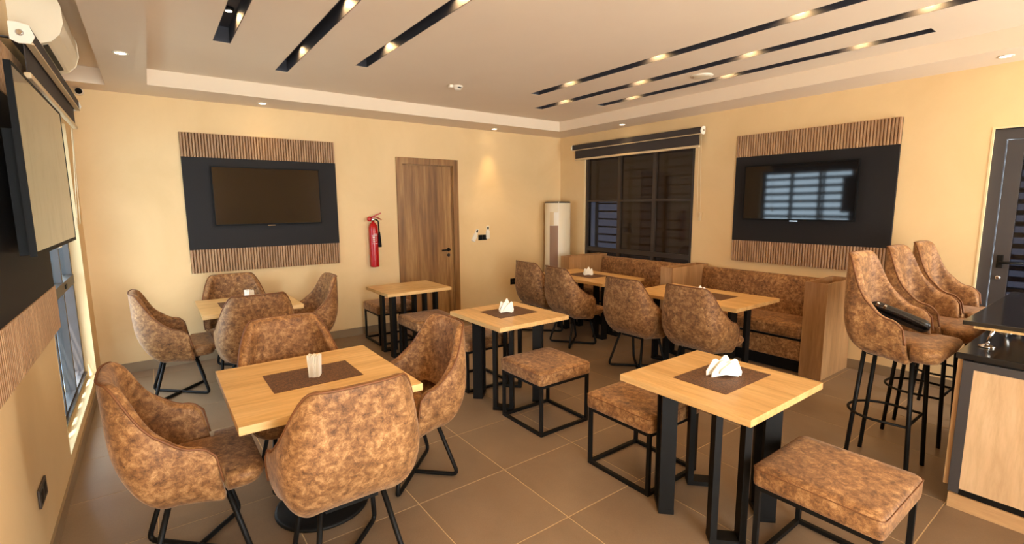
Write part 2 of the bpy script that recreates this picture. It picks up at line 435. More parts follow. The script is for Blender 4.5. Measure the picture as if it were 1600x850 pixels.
for k in range(19):
    if pr is None: pr = MB().box(-.03, .03, -.98, .98, -.012, .012).build('slat', 'louver', g2); pr.location = (0, 0, .06)
    else: copy_part(pr, (0, 0, .06 + k * .125), g2)
struct('trim_2', MB().box(5.679, 5.70, RY1 - .002, RY1 + .03, RZ0, RZ1).box(5.68, 5.70, RY0 - .002, RY0 + .002, RZ0, RZ1), 'reveal')

# ------------------------------------------------------------------ door_1, wooden
mb = MB(); a = .085
mb.box(DX0, DX0 + a, YB - .022, YB + .12, 0, DZ); mb.box(DX1 - a, DX1, YB - .022, YB + .12, 0, DZ); mb.box(DX0 + a, DX1 - a, YB - .022, YB + .12, DZ - a, DZ)
d1 = struct('door_1', mb, 'door_wood')
lf = MB().box(DX0 + a + .004, DX1 - a - .004, YB + .03, YB + .075, .006, DZ - a - .004).build('door_leaf', 'door_wood', d1)
for x0, x1, z0, z1 in ((DX0 + a, DX0 + a + .012, 0, DZ - a), (DX1 - a - .012, DX1 - a, 0, DZ - a), (DX0 + a, DX1 - a, DZ - a - .012, DZ - a)):
    MB().box(x0, x1, YB + .012, YB + .03, z0, z1).build('door_stop', 'door_wood', d1)
hx = DX1 - a - .075
mb = MB().lathe([(.026, YB + .03), (.026, YB + .018), (.012, YB + .016), (.012, YB - .02)], (hx, 0, 1.05), 16, 1)
mb.tube([(hx, YB - .02, 1.05), (hx - .03, YB - .022, 1.05), (hx - .13, YB - .022, 1.048)], .010, 8); mb.build('door_handle', 'black', d1)
MB().lathe([(.024, YB + .03), (.024, YB + .018), (.01, YB + .012)], (hx, 0, .97), 16, 1).build('lock_rose', 'bronze', d1)

# ------------------------------------------------------------------ door_2, dark metal and glass
mb = MB(); X0, X1 = 5.70, 5.78
mb.box(X0 + .03, X1, EY1 - .02, EY1 + .001, 0, EZ); mb.box(X0 + .03, X1, EY0 - .001, EY1 - .02, EZ - .03, EZ + .001)
mb.box(X0, X1, EY1 - .085, EY1 - .012, 0, EZ - .02); mb.box(X0, X1, EY0, EY0 + .07, 0, EZ - .02); mb.box(X0, X1, EY0 + .07, EY1 - .085, EZ - .10, EZ - .02)
d2 = struct('door_2', mb, 'frame')
lf = MB(); la, lb = EY0 + .075, EY1 - .092
lf.box(X0 + .012, X1 - .012, la, la + .10, .01, EZ - .105); lf.box(X0 + .012, X1 - .012, lb - .10, lb, .01, EZ - .105)
lf.box(X0 + .012, X1 - .012, la + .10, lb - .10, .01, .16); lf.box(X0 + .012, X1 - .012, la + .10, lb - .10, EZ - .205, EZ - .105)
lf = lf.build('door_leaf', 'frame', d2)
MB().box(X0 + .03, X0 + .036, la + .10, lb - .10, .16, EZ - .205).build('pane', 'open_glass', d2)
MB().tube([(X0 + .012, lb - .045, 1.19), (X0 - .035, lb - .045, 1.19), (X0 - .038, lb - .075, 1.19), (X0 - .038, lb - .19, 1.195)], .012, 8).build('door_handle', 'black', d2)
MB().box(X0 + .0, X0 + .012, lb - .065, lb - .025, 1.14, 1.25, .004).build('handle_plate', 'black', d2)
MB().lathe([(.018, X0 + .012), (.018, X0 - .006), (.008, X0 - .01)], (0, lb - .045, 1.06), 14, 0).build('lock_cylinder', 'chrome', d2)
g3 = thing('security_grille', 'louvered steel shutter behind the glass of the dark door', 'shutter', (5.97, .4, .05))
pr = None
for k in range(24):
    if pr is None: pr = MB().box(-.03, .03, -.42, .42, -.02, .02).build('slat', 'louver', g3); pr.location = (0, 0, .03)
    else: copy_part(pr, (0, 0, .03 + k * .095), g3)
for y in (-.44, .42): MB().box(-.03, .03, y, y + .02, -.05, 2.3).build('post', 'louver', g3)
struct('trim_3', MB().box(5.676, 5.70, EY1 - .010, EY1 + .004, 0, EZ + .004).box(5.676, 5.70, EY0 - .004, EY1 - .010, EZ - .010, EZ + .004), 'reveal')

# ------------------------------------------------------------------ slatted media panels with televisions
def media_panel(label, wx, wy, along, width, z0, z1, zb0, zb1, face):
    # along: unit direction of the panel in plan; face: unit normal into the room; wx, wy: start on the wall
    A, F = Vector(along), Vector(face)
    t = thing('media_panel', label, 'wall panel', (wx, wy, z0), 0, 'slatted television panels')
    def q(u0, u1, d0, d1, a0, a1):
        m = MB(); p = [A.to_3d() * u + F.to_3d() * d for u in (u0, u1) for d in (d0, d1)]
        vs = [(p[i].x, p[i].y, z) for z in (a0, a1) for i in range(4)]
        return m.add(vs, [(0, 1, 3, 2), (4, 6, 7, 5), (0, 4, 5, 1), (2, 3, 7, 6), (0, 2, 6, 4), (1, 5, 7, 3)])
    q(0, width, .001, .012, 0, z1 - z0).build('backing_board', 'board', t)
    q(0, width, .012, .030, zb0 - z0 + .001, zb1 - z0 - .001).build('center_board', 'board', t)
    n = int(round(width / .0278)); p = width / n
    for a0, a1 in ((0, zb0 - z0), (zb1 - z0, z1 - z0)):
        pr = None
        for k in range(n):
            u = p * k
            if pr is None:
                m = MB(); prof = [(.0006, .012), (.0034, .030), (.0075, .036), (p - .0075, .036), (p - .0034, .030), (p - .0006, .012)]
                pts = [A.to_3d() * u_ + F.to_3d() * d_ for u_, d_ in prof]
                N = len(pts); vs = [(v_.x, v_.y, a0) for v_ in pts] + [(v_.x, v_.y, a1) for v_ in pts]
                m.add(vs, [tuple(range(N)), tuple(range(N, 2 * N))[::-1]] + [(i, (i + 1) % N, N + (i + 1) % N, N + i) for i in range(N)])
                pr = m.build('slat', 'slat', t)
            else: copy_part(pr, (A.x * u, A.y * u, 0), t)
    return t


media_panel('slatted wood panel with black centre on the back wall beside the extinguisher', .315, YB, (1, 0), 1.585, .98, 2.47, 1.233, 2.22, (0, -1))
media_panel('slatted wood panel with black centre above the far end of the booth sofa', XR, 1.549, (0, 1), 1.575, 1.012, 2.478, 1.258, 2.232, (-1, 0))
media_panel('slatted wood panel on the window wall behind the smudged television', XL, 2.35, (0, 1), 1.58, .98, 2.47, 1.233, 2.22, (1, 0))


def television(label, c, along, face, w, h, d0, d1, screen, bulge=.05):
    A, F = Vector(along).to_3d(), Vector(face).to_3d(); t = thing('television', label, 'television', c, 0, 'wall televisions')
    def q(u0, u1, e0, e1, a0, a1):
        m = MB(); p = [A * u + F * e for u in (u0, u1) for e in (e0, e1)]
        vs = [(p[i].x, p[i].y, z) for z in (a0, a1) for i in range(4)]
        return m.add(vs, [(0, 1, 3, 2), (4, 6, 7, 5), (0, 4, 5, 1), (2, 3, 7, 6), (0, 2, 6, 4), (1, 5, 7, 3)])
    H = h / 2; Wd = w / 2; b = .012
    q(-Wd, Wd, d1 - .022, d1 - .004, -H, H).build('back_shell', 'tv_body', t)
    q(-Wd * .86, Wd * .86, d1 - .022 - bulge, d1 - .022, -H, H * .35).build('rear_housing', 'tv_body', t)
    m = q(-Wd, -Wd + b, d1 - .004, d1, -H, H); 
    for a in ((Wd - b, Wd, d1 - .004, d1, -H, H), (-Wd + b, Wd - b, d1 - .004, d1, H - b, H), (-Wd + b, Wd - b, d1 - .004, d1, -H, -H + b * 1.5)):
        n = q(*a); m.add(n.v, n.f)
    m.build('bezel', 'tv_body', t)
    q(-Wd + b, Wd - b, d1 - .004, d1 - .0015, -H + b * 1.5, H - b).build('screen', screen, t)
    q(-.2, .2, d0, d1 - .022 - bulge, -.15, .05).build('wall_mount', 'frame', t)
    q(-.04, .04, d1 - .018, d1 - .001, -H - .006, -H).build('sensor', 'chrome', t)
    return t


television('black television on the back wall panel', (1.125, YB, 1.807), (1, 0), (0, -1), 1.122, .645, .030, .085, 'screen_clean', .02)
television('black television reflecting the window, on the panel over the booth sofa', (XR, 2.402, 1.812), (0, 1), (-1, 0), 1.137, .615, .030, .11, 'screen_clean', .04)
television('large smudged television on the window wall seen from its edge', (XL, 3.40, 1.878), (0, 1), (1, 0), 1.335, .765, .030, .143, 'screen', .045)

# ------------------------------------------------------------------ roller blinds
def roller_blind(label, x, face, y0, y1, zt, cord_y, cord_end, off=0):
    t = thing('roller_blind', label, 'blind', (x, (y0 + y1) / 2, zt - .2), 0, 'roller blinds')
    def bx(d0, d1, a, b, z0, z1, bev=0):
        d0 += off; d1 += off; p, q = sorted((x + face * d0, x + face * d1)); return MB().box(p, q, a, b, z0, z1, bev)
    bx(.03, .11, y0 + .01, y1 - .01, zt - .078, zt, .008).build('fascia', 'blind', t, True)
    bx(.085, .114, y0 + .012, y1 - .012, zt - .088, zt - .079).build('fascia_lip', 'blind_rail', t, True)
    fb = bx(.070, .075, y0 + .05, y1 - .05, zt - .215, zt - .06).build('fabric', 'blind', t, True)
    bx(.058, .088, y0 + .045, y1 - .045, zt - .245, zt - .215, .006).build('bottom_rail', 'blind_rail', t, True)
    for y in (y0, y1 - .012):
        pr = [(.03, -.075), (.06, -.090), (.105, -.086), (.122, -.05), (.105, .0), (.06, .010), (.03, .006)]
        m = MB(); vs = [(x + face * (d + .0015 + off), y, zt + h) for d, h in pr] + [(x + face * (d + .0015 + off), y + .012, zt + h) for d, h in pr]; n = len(pr)
        m.add(vs, [tuple(range(n)), tuple(range(n, 2 * n))[::-1]] + [(i, (i + 1) % n, n + (i + 1) % n, n + i) for i in range(n)]); c = m.build('end_cap', 'white', t, True)
        MB().lathe([(.016, y - .002 if y == y0 else y + .013), (.010, y - .006 if y == y0 else y + .018)], (x + face * (.07 + off), 0, zt - .04), 14, 1).build('cap_screw', 'chrome', c, True)
    for y in (y0 + .08, y1 - .10): bx(.001 - off, .06, y, y + .03, zt - .05, zt - .045).build('wall_bracket', 'frame', t, True)
    z = zt - .04
    MB().tube([(x + face * .07, cord_y, z), (x + face * .06, cord_y, z - .4), (x + face * .03, cord_y - .006, cord_end), (x + face * .034, cord_y + .012, cord_end - .012), (x + face * .045, cord_y + .03, cord_end), (x + face * .075, cord_y + .03, z)], .0028, 6).build('bead_cord', 'blind_rail', t, True)
    MB().box(x + min(0, face * .03) + (.001 if face > 0 else 0), x + max(0, face * .03) - (.001 if face < 0 else 0), cord_y - .012, cord_y + .018, cord_end - .05, cord_end + .05, .004).build('cord_holder', 'blind_rail', t, True)
    return t


roller_blind('charcoal roller blind rolled up over the dark window behind the seating', XR, -1, 3.545, 5.86, 2.64, 3.57, 1.53)
roller_blind('charcoal roller blind with white end cap, above the window by the smudged television', XL, 1, 3.45, 5.55, 2.585, 5.50, 1.56, .02)

# ------------------------------------------------------------------ recessed slot lights
M['bulb_disc'] = M['bulb']
names = ['leftmost of the left three', 'middle of the left three', 'right one of the left three', 'nearest the smoke detector of the right three', 'middle of the right three', 'closest to the booth wall of the right three']
ylists = [(4.05, 2.87, 1.69), (4.57, 3.38, 2.2, 1.05), (4.03, 2.85, 1.67), (4.0, 2.86, 1.68), (4.70, 3.52, 2.33, 1.10), (4.04, 2.83, 1.66)]
for (x0, x1, y0, y1), nm, yl in zip(slots, names, ylists):
    t = thing('slot_light', 'black recessed ceiling slot with warm spots, ' + nm, 'ceiling light', ((x0 + x1) / 2, (y0 + y1) / 2, ZC), 0, 'recessed slot lights')
    m = MB(); H = .115; e = .0015; g_ = .004; x0 += e; x1 -= e; y0 += e; y1 -= e; z0 = ZC + .001; z1 = ZC + H
    m.box(x0, x0 + g_, y0, y1, z0, z1); m.box(x1 - g_, x1, y0, y1, z0, z1); m.box(x0 + g_, x1 - g_, y0, y0 + g_, z0, z1); m.box(x0 + g_, x1 - g_, y1 - g_, y1, z0, z1); m.box(x0, x1, y0, y1, z1, z1 + .01)
    m.build('channel', 'slot_paint', t, True)
    for y in yl:
        cx = (x0 + x1) / 2 + .004
        s = MB().lathe([(.034, z1), (.034, z1 - .022), (.026, z1 - .022), (.024, z1 - .012)], (cx, y, 0), 18).build('spot', 'tv_body', t, True)
        MB().lathe([(.021, z1 - .0235), (.004, z1 - .0245)], (cx, y, 0), 14).build('lens', 'bulb', s, True)
        lamp('slot_spot', 'SPOT', (cx + .006, y, z1 - .030), 8, (1, .60, .24), (.18, 0, -1), spot_size=math.radians(150), spot_blend=.5, shadow_soft_size=.018)

# ------------------------------------------------------------------ downlights
for lab, (x, y), e in (('round downlight in the left soffit near the wall air conditioner', (-.067, 4.667), 5), ('round downlight in the back soffit above the slatted panel', (1.093, 6.006), 5),
                       ('round downlight in the back soffit near the corner, right of the wooden door', (4.191, 6.054), 20), ('round downlight in the soffit above the roller blind of the dark window', (5.45, 4.716), 5),
                       ('round downlight in the soffit above the dark metal door', (5.408, .872), 4)):
    t = thing('downlight', lab, 'ceiling light', (x, y, ZS), 0, 'round downlights')
    MB().lathe([(.050, -.0005), (.050, -.004), (.036, -.006), (.034, -.003)], n=24).build('rim', 'white', t)
    MB().lathe([(.033, -.0035), (.004, -.0045)], n=18).build('lens', 'bulb', t)
    lamp('downlight_spot', 'SPOT', (x, y, ZS - .012), e, (1, .70, .32), (0, .06, -1), spot_size=math.radians(56 if e > 10 else 90), spot_blend=1, shadow_soft_size=.03)

# ------------------------------------------------------------------ ceiling devices
t = thing('smoke_detector', 'small white smoke detector hanging from the middle of the ceiling', 'smoke detector', (2.743, 4.639, ZC))
MB().lathe([(.055, -.001), (.055, -.014), (.04, -.022), (.036, -.04), (.02, -.046)], n=24).build('body', 'white', t)
MB().box(-.11, -.065, -.03, .02, -.032, -.001, .008).build('sensor_box', 'white', t)
MB().box(-.02, .012, -.056, -.034, -.03, -.022).build('vent', 'black', t)
t = thing('ceiling_speaker', 'flat white round disc on the ceiling between two slot lights on the right', 'ceiling speaker', (4.507, 2.893, ZC))
MB().lathe([(.105, -.001), (.105, -.008), (.09, -.014), (.01, -.014)], n=32).build('rim', 'white', t); MB().lathe([(.086, -.0145), (.08, -.0165), (.01, -.0165)], n=28).build('grill', 'ac_white', t)
t = thing('security_camera', 'small dome security camera in the top left corner of the back wall', 'camera', (-.43, YB, 2.775))
MB().lathe([(.034, -.001), (.034, -.03), (.028, -.045)], n=20, axis=1).build('base', 'white', t)
MB().lathe([(.027, -.040), (.026, -.06), (.018, -.074), (.005, -.079)], n=20, axis=1).build('lens_dome', 'tv_body', t)

# ------------------------------------------------------------------ air conditioners
t = thing('wall_air_conditioner', 'white split air conditioner high on the window wall', 'air conditioner', (XL, 4.25, 2.60))
prof = [(.001, .0), (.10, -.005), (.165, .02), (.205, .065), (.225, .13), (.222, .22), (.20, .285), (.001, .29)]
def acp(y0, y1, s=1.0, mb=None):
    m = mb or MB(); n = len(prof); vs = [(d * s, y0, z) for d, z in prof] + [(d * s, y1, z) for d, z in prof]
    return m.add(vs, [tuple(range(n)), tuple(range(n, 2 * n))[::-1]] + [(i, (i + 1) % n, n + (i + 1) % n, n + i) for i in range(n)])
acp(-.385, .385, .985).build('body', 'ac_white', t)
acp(-.40, -.385).build('side_cover', 'ac_white', t); acp(.385, .40).build('side_cover', 'ac_white', t)
MB().add([(.124, -.35, .0005), (.146, -.35, .0085), (.146, .28, .0085), (.124, .28, .0005), (.124, -.35, .006), (.146, -.35, .014), (.146, .28, .014), (.124, .28, .006)],
         [(0, 1, 2, 3), (4, 7, 6, 5), (0, 4, 5, 1), (1, 5, 6, 2), (2, 6, 7, 3), (3, 7, 4, 0)]).build('outlet_slot', 'black', t)
t = thing('tower_air_conditioner', 'tall white cylindrical air conditioner standing in the corner', 'air conditioner', (5.40, 6.0, 0))
MB().lathe([(.205, 0), (.205, .06), (.212, .07), (.212, 1.715), (.205, 1.722)], n=40).build('body', 'ac_white', t)
MB().lathe([(.205, 1.7215), (.207, 1.735), (.200, 1.745), (.05, 1.748)], n=40).build('top_cap', 'bronze', t)
def arc_panel(a0, a1, r0, r1, z0, z1, n=8):
    m = MB(); ring = [(r1 * math.cos(a0 + (a1 - a0) * k / n), r1 * math.sin(a0 + (a1 - a0) * k / n)) for k in range(n + 1)] + [(r0 * math.cos(a1 + (a0 - a1) * k / n), r0 * math.sin(a1 + (a0 - a1) * k / n)) for k in range(n + 1)]
    return m.prism(ring, z0, z1)
va = math.atan2(-6.0, -5.40)
arc_panel(va - .62, va + .06, .208, .2155, .3, 1.36).build('front_grille', 'brown_panel', t)
arc_panel(va - .62, va + .06, .208, .2150, 1.365, 1.58).build('display_window', 'blind_rail', t)
arc_panel(va - .28, va + .06, .2152, .2165, 1.365, 1.575).build('display_light_half', 'white', t)
arc_panel(va + .055, va + .10, .208, .2175, .1, 1.742).build('front_seam', 'white', t)

# ------------------------------------------------------------------ extinguisher, remotes, sockets
t = thing('fire_extinguisher', 'red fire extinguisher hung on the back wall beside the wooden door', 'extinguisher', (2.328, YB - .082, .90))
MB().lathe([(.05, 0), (.057, .006), (.058, .02), (.058, .50), (.052, .54), (.034, .57), (.02, .58), (.018, .60)], n=28).build('cylinder', 'red', t)
MB().lathe([(.022, .595), (.022, .63), (.014, .64)], n=16).build('valve', 'chrome', t)
MB().box(-.012, .012, -.012, .012, .63, .66, .003).add(*(lambda m: (m.v, m.f))(MB().tube([(-.02, 0, .645), (.03, 0, .668), (.11, 0, .70)], .008, 6))).build('carry_handle', 'red', t)
MB().tube([(-.01, 0, .66), (.05, 0, .645), (.115, 0, .615)], .007, 6).build('squeeze_lever', 'red', t)
MB().lathe([(.008, -.012), (.030, -.010), (.030, .012), (.008, .014)], (-.045, -.0, .625), 18, 1).build('gauge', 'red', t)
MB().tube(fillet([(.02, -.02, .62), (.06, -.03, .60), (.062, -.035, .45)], .03), .009, 8).build('hose', 'black', t)
MB().lathe([(.024, .26), (.026, .275), (.016, .42), (.011, .46)], (.064, -.036, 0), 14).build('horn', 'tv_body', t)
sl = arc_panel(-PI / 2 - .75, -PI / 2 + .65, .0575, .0588, .30, .44).build('instruction_label', 'red', t)
for z, h, a0, a1 in ((.425, .012, -.2, .5), (.405, .012, -.7, .5), (.380, .018, -.55, -.1), (.352, .018, -.55, -.1), (.325, .018, -.55, -.1), (.388, .005, .05, .5), (.372, .005, .05, .5), (.355, .005, .05, .5), (.338, .005, .05, .5), (.305, .006, -.7, .55)):
    arc_panel(-PI / 2 + a0, -PI / 2 + a1, .0588, .0594, z, z + h, 4).build('label_print', 'label_white', sl)
MB().box(-.02, .02, .05, .0815, .38, .46).build('wall_bracket', 'red', t)

for k, (x, z, rot, lab) in enumerate(((3.935, 1.235, -.45, 'tilted white remote control in its holder, left of the twin switches'), (4.165, 1.27, 0, 'upright white remote control in its holder, right of the twin switches'))):
    t = thing('remote_holder', lab, 'remote control', (x, YB, z), 0, 'wall remotes'); t.rotation_euler = (0, -rot, 0)
    MB().box(-.03, .03, -.030, -.001, -.09, .03, .006).build('holder', 'white', t)
    r = MB().box(-.024, .024, -.024, -.006, .0, .11, .005).build('remote', 'white', t)
    MB().box(-.014, .014, -.0262, -.0238, .055, .098).build('display', 'black', r)
for x, lab in ((4.035, 'black square wall switch next to the tilted remote'), (4.115, 'black square wall switch next to the upright remote')):
    t = thing('wall_switch', lab, 'switch', (x, YB, 1.205), 0, 'twin wall switches')
    MB().box(-.037, .037, -.010, -.001, -.04, .04, .002).build('plate', 'tv_body', t); MB().box(-.022, .022, -.013, -.010, -.025, .025).build('rocker', 'black', t)
t = thing('wall_socket', 'black power socket low on the back wall beside the booth', 'socket', (4.655, YB, .465))
MB().box(-.055, .045, -.010, -.001, -.05, .05, .002).build('plate', 'tv_body', t)
for dx in (-.02, .012): MB().box(dx, dx + .006, -.0112, -.0098, -.012, .012).build('slot', 'frame', t)
t = thing('wall_socket', 'dark twin power socket low on the window wall', 'socket', (XL, 3.03, .365))
MB().box(.001, .011, -.085, .085, -.045, .045, .003).build('plate', 'bronze', t)
for dy in (-.045, .035): MB().box(.0105, .0125, dy - .022, dy + .022, -.025, .025).build('outlet', 'black', t)

# ------------------------------------------------------------------ upholstered shell seats
def smooth(a, b, x):
    u = min(1, max(0, (x - a) / (b - a))); return u * u * (3 - 2 * u)


def make_shell(P, parent, world=False):
    w, yf, yc, yb = P['w'], P['yf'], P['yc'], P['yb']
    ha, hb, zb = P['ha'], P['hb'], P['zb']
    ps = []
    ns, na = 6, 12
    for k in range(ns): ps.append(('s', k / (ns - 1)))
    for k in range(1, na + 1): ps.append(('a', k / na * PI / 2))
    half = ps; e = P.get('e', .74)
    def plan(p, inset, side):
        ww, bb = w - inset, yb + inset
        if p[0] == 's': x, y = -ww, yf + (yc - yf) * p[1]
        else: x = -ww * abs(math.cos(p[1])) ** e; y = yc + (bb - yc) * math.sin(p[1]) ** e
        return Vector((x * side, y))
    def hgt(p):
        if p[0] == 's': return ha + .018 * p[1] ** 2 + (P['rise'] * smooth(.55, 1.6, p[1]))
        b0 = ha + .018 + P['rise'] * smooth(.55, 1.6, 1.0)
        return b0 + (hb - b0) * smooth(-.22, .98, p[1])
    def lean(p): return 0 if p[0] == 's' else math.sin(p[1]) ** 1.5
    seq = [(p, 1) for p in half] + [(p, -1) for p in reversed(half[:-1])]
    def pt(p, side, z, inset):
        q = plan(p, inset, side); tt = max(0, (z - ha) / (hb - ha)); lo = max(0, (ha - z) / (ha - zb))
        wt = .30 + .70 * (p[1] if p[0] == 's' else 1)
        x = q.x * (1 - P['nar'] * tt) * (1 - P.get('belly', .13) * wt * lo ** 2.0)
        y = q.y - P['lean'] * lean(p) * (z - zb) / (hb - zb) + P['tuck'] * lean(p) * lo ** 1.5
        if p[0] == 's': y += (1 - p[1]) * P['front'] * lo
        return (x, y, z)
    cols = []; rim = []
    for p, side in seq:
        H = hgt(p); c = []
        if p[0] == 's' and p[1] == 0: H -= .045
        elif p[0] == 's' and p[1] <= .21: H -= .010
        for f, ins in ((.0, .20), (.008, .13), (.034, .072), (.078, .034), (.135, .010)): c.append(pt(p, side, zb + f, ins * (.35 + .65 * (p[1] if p[0] == 's' else 1))))
        z1 = zb + .135
        for f in (.22, .42, .62, .80, .94): c.append(pt(p, side, z1 + (H - z1) * f, 0))
        c.append(pt(p, side, H, .004)); rim.append(c[-1])
        c.append(pt(p, side, H + .006, .022)); c.append(pt(p, side, H - .004, .05))
        for f in (.90, .70, .50, .30): c.append(pt(p, side, max(zb + .08, zb + (H - zb) * f), .058))
        cols.append(c)
    n = len(cols[0]); vs = [q for c in cols for q in c]; fs = []
    for i in range(len(cols) - 1):
        for k in range(n - 1): fs.append((i * n + k, i * n + k + 1, (i + 1) * n + k + 1, (i + 1) * n + k))
    for i in (0, len(cols) - 1):        # closed arm ends
        b = i * n
        lo, hi = 0, n - 1
        while hi - lo > 1:
            if hi - lo == 2: fs.append((b + lo, b + lo + 1, b + hi)); break
            fs.append((b + lo, b + lo + 1, b + hi - 1, b + hi)); lo += 1; hi -= 1
    fs.append(tuple(i * n for i in range(len(cols))))
    mb = MB(); mb.add(vs, fs, True); sh = mb.build('shell', 'suede', parent, world, sub=2)
    fr0 = [(cols[0][k][0], cols[0][k][1] + .003, cols[0][k][2]) for k in (4, 6, 8, 9)]; fr1 = [(cols[-1][k][0], cols[-1][k][1] + .003, cols[-1][k][2]) for k in (9, 8, 6, 4)]
    line = fr0 + rim + fr1
    sm = []
    for i in range(len(line)):
        a, b = Vector(line[i]), Vector(line[min(i + 1, len(line) - 1)]); sm.append(a); sm.append((a + b) / 2)
    MB().tube(sm, .0055, 6).build('piping', 'piping', parent, world)
    for side in (1, -1):
        p = ('a', .45); MB().tube([pt(p, side, z, .0565) for z in (zb + .14, zb + .2, ha - .02, ha + .06)], .0016, 5).build('seam', 'piping', parent, world)
    return sh


def seat_cushion(P, parent, world=False):
    wi, wf, y0, y1, y2, z0, z1 = P['wi'], P['wf'], P['y0'], P['y1'], P['y2'], P['z0'], P['z1']
    def outline(s):
        out = []; r = .07
        q = [(-wi + s, y0 + s), (-wi + s, y1)]
        q2 = [(-wf + s, y1 + .012), (-wf + s, y2 - r)]
        for k in range(6):
            a = PI - PI / 2 * k / 5; q2.append((-wf + r + math.cos(a) * (r - s), y2 - r + math.sin(a) * (r - s)))
        L = q + q2; return L + [(-x, y) for x, y in reversed(L)]
    base = outline(0); cy = (y1 + y2) / 2 - .09
    rings = [[(x * k, cy + (y - cy) * k, z) for x, y in base] for k, z in ((.72, z0), (.82, z0 + .008), (.90, z0 + .025), (.96, z0 + .05), (1, z1 - .03), (.985, z1 - .012), (.94, z1), (.80, z1 + .006), (.5, z1 + .010), (.03, z1 + .012))]
    o = MB().loft(rings).build('seat', 'suede', parent, world)
    L = [(x, y, z1 - .008) for x, y in outline(.006)][3:-3]
    MB().tube([(x, y, z - .012) for x, y, z in L], .0035, 5).build('seat_piping', 'piping', o, world)
    return o


CH = 'tub chairs'
def make_chair(label, loc, rz):
    t = thing('tub_chair', label, 'chair', loc, rz, CH)
    make_shell(dict(e=.56, w=.315, yf=.075, yc=-.06, yb=-.28, ha=.645, hb=.968, zb=.332, rise=.05, lean=.03, nar=.17, tuck=.10, front=.05), t)
    seat_cushion(dict(wi=.228, wf=.292, y0=-.13, y1=.115, y2=.285, z0=.372, z1=.475), t)
    MB().box(-.12, .12, -.10, .16, .336, .373).build('seat_base', 'black', t)
    for s in (-1, 1):
        MB().tube(fillet([(-.16 * s, .12, .375), (-.205 * s, .205, .0135), (.205 * s, -.205, .0135), (.14 * s, -.095, .375)], .045, 5), .0128, 8).build('leg_loop', 'black', t)
    return t


c0 = make_chair('tub chair nearest the camera, its back to the viewer, at the near pedestal table', (.635, 2.19, 0), 0)
for loc, rz, lab in (((.06, 2.72, 0), -PI / 2, 'tub chair at the window end of the near pedestal table, seen from its side'),
                     ((1.215, 2.70, 0), PI / 2, 'tub chair at the aisle end of the near pedestal table, turned to the window'),
                     ((.65, 3.15, 0), PI, 'tub chair on the far side of the near pedestal table, facing the viewer'),
                     ((.10, 5.25, 0), -PI / 2, 'tub chair at the window end of the far pedestal table below the back television'),
                     ((1.225, 5.27, 0), PI / 2, 'tub chair at the aisle end of the far pedestal table, left of the fire extinguisher'),
                     ((.66, 5.75, 0), PI, 'tub chair against the back wall behind the far pedestal table'),
                     ((.67, 4.73, 0), 0, 'tub chair with its back to the viewer at the far pedestal table'),
                     ((4.12, 4.89, 0), -PI / 2, 'tub chair at the window booth table, nearest the wall with the switches'),
                     ((4.06, 4.22, 0), -PI / 2 - .12, 'tub chair at the window booth table, second from the switches'),
                     ((3.98, 3.17, 0), -PI / 2, 'tub chair at the booth table under the television, nearer the wooden divider'),
                     ((4.05, 2.49, 0), -PI / 2, 'tub chair at the booth table under the television, nearer the bar')):
    dup(c0, loc, rz, lab)

# bar stools
def make_bar(label, loc, rz):
    t = thing('bar_stool', label, 'bar stool', loc, rz, 'upholstered bar stools')
    make_shell(dict(e=.56, w=.285, yf=.10, yc=-.03, yb=-.235, ha=1.005, hb=1.372, zb=.736, rise=.05, lean=.025, nar=.22, tuck=.03, front=.045, belly=.06), t)
    seat_cushion(dict(wi=.205, wf=.265, y0=-.12, y1=.135, y2=.29, z0=.762, z1=.860), t)
    MB().box(-.12, .12, -.10, .16, .738, .763).build('seat_base', 'black', t)
    for s in (-1, 1):
        MB().tube([(s * .115, -.115, .775), (s * .135, -.165, .001)], .0125, 10).build('leg', 'black', t)
        MB().tube([(s * .158, .14, .770), (s * .172, .17, .001)], .0125, 10).build('leg', 'black', t)
    z = .345; ring = [(.162, .145, z)] + [(.185 * math.cos(a), -.02 - .185 * math.sin(a) ** 1 , z) for a in [PI * k / 14 for k in range(15)]] + [(-.162, .145, z)]
    MB().tube(ring, .0085, 8).build('foot_ring', 'black', t)
    MB().tube([(-.162, .145, z), (.162, .145, z)], .0085, 8).build('foot_bar', 'black', t)
    return t


b0 = make_bar('bar stool with the black bag on its seat, nearest the booth side', (3.715, .95, 0), PI)
dup(b0, (4.43, .95, 0), PI, 'middle bar stool at the raised black bar top')
dup(b0, (5.06, .95, 0), PI, 'bar stool nearest the dark metal door')

# the bag on the first stool: a slim folded pouch leaning up against the inside of the backrest
t = thing('handbag', 'slim black patent bag with two silver clips leaning inside the first bar stool', 'bag', (3.80, .97, .932)); t.rotation_euler = (math.radians(20), math.radians(-18), 0)
rings = [[(d, y, z) for y, z in roundrect(-.165 + s_, .165 - s_, s_, .088 - s_, .038)] for d, s_ in ((-.019, .016), (-.014, .003), (-.006, 0), (.006, 0), (.014, .003), (.019, .016))]
MB().loft(rings).build('body', 'leather', t)
MB().tube([(-.024, y, .066 + .008 * math.sin((y + .15) * 10)) for y in [-.15 + .02 * k for k in range(16)]], .007, 8).build('strap', 'leather', t)
for y in (.085, .125): MB().box(-.030, -.012, y - .008, y + .008, .066, .094, .003).build('clip', 'chrome', t)

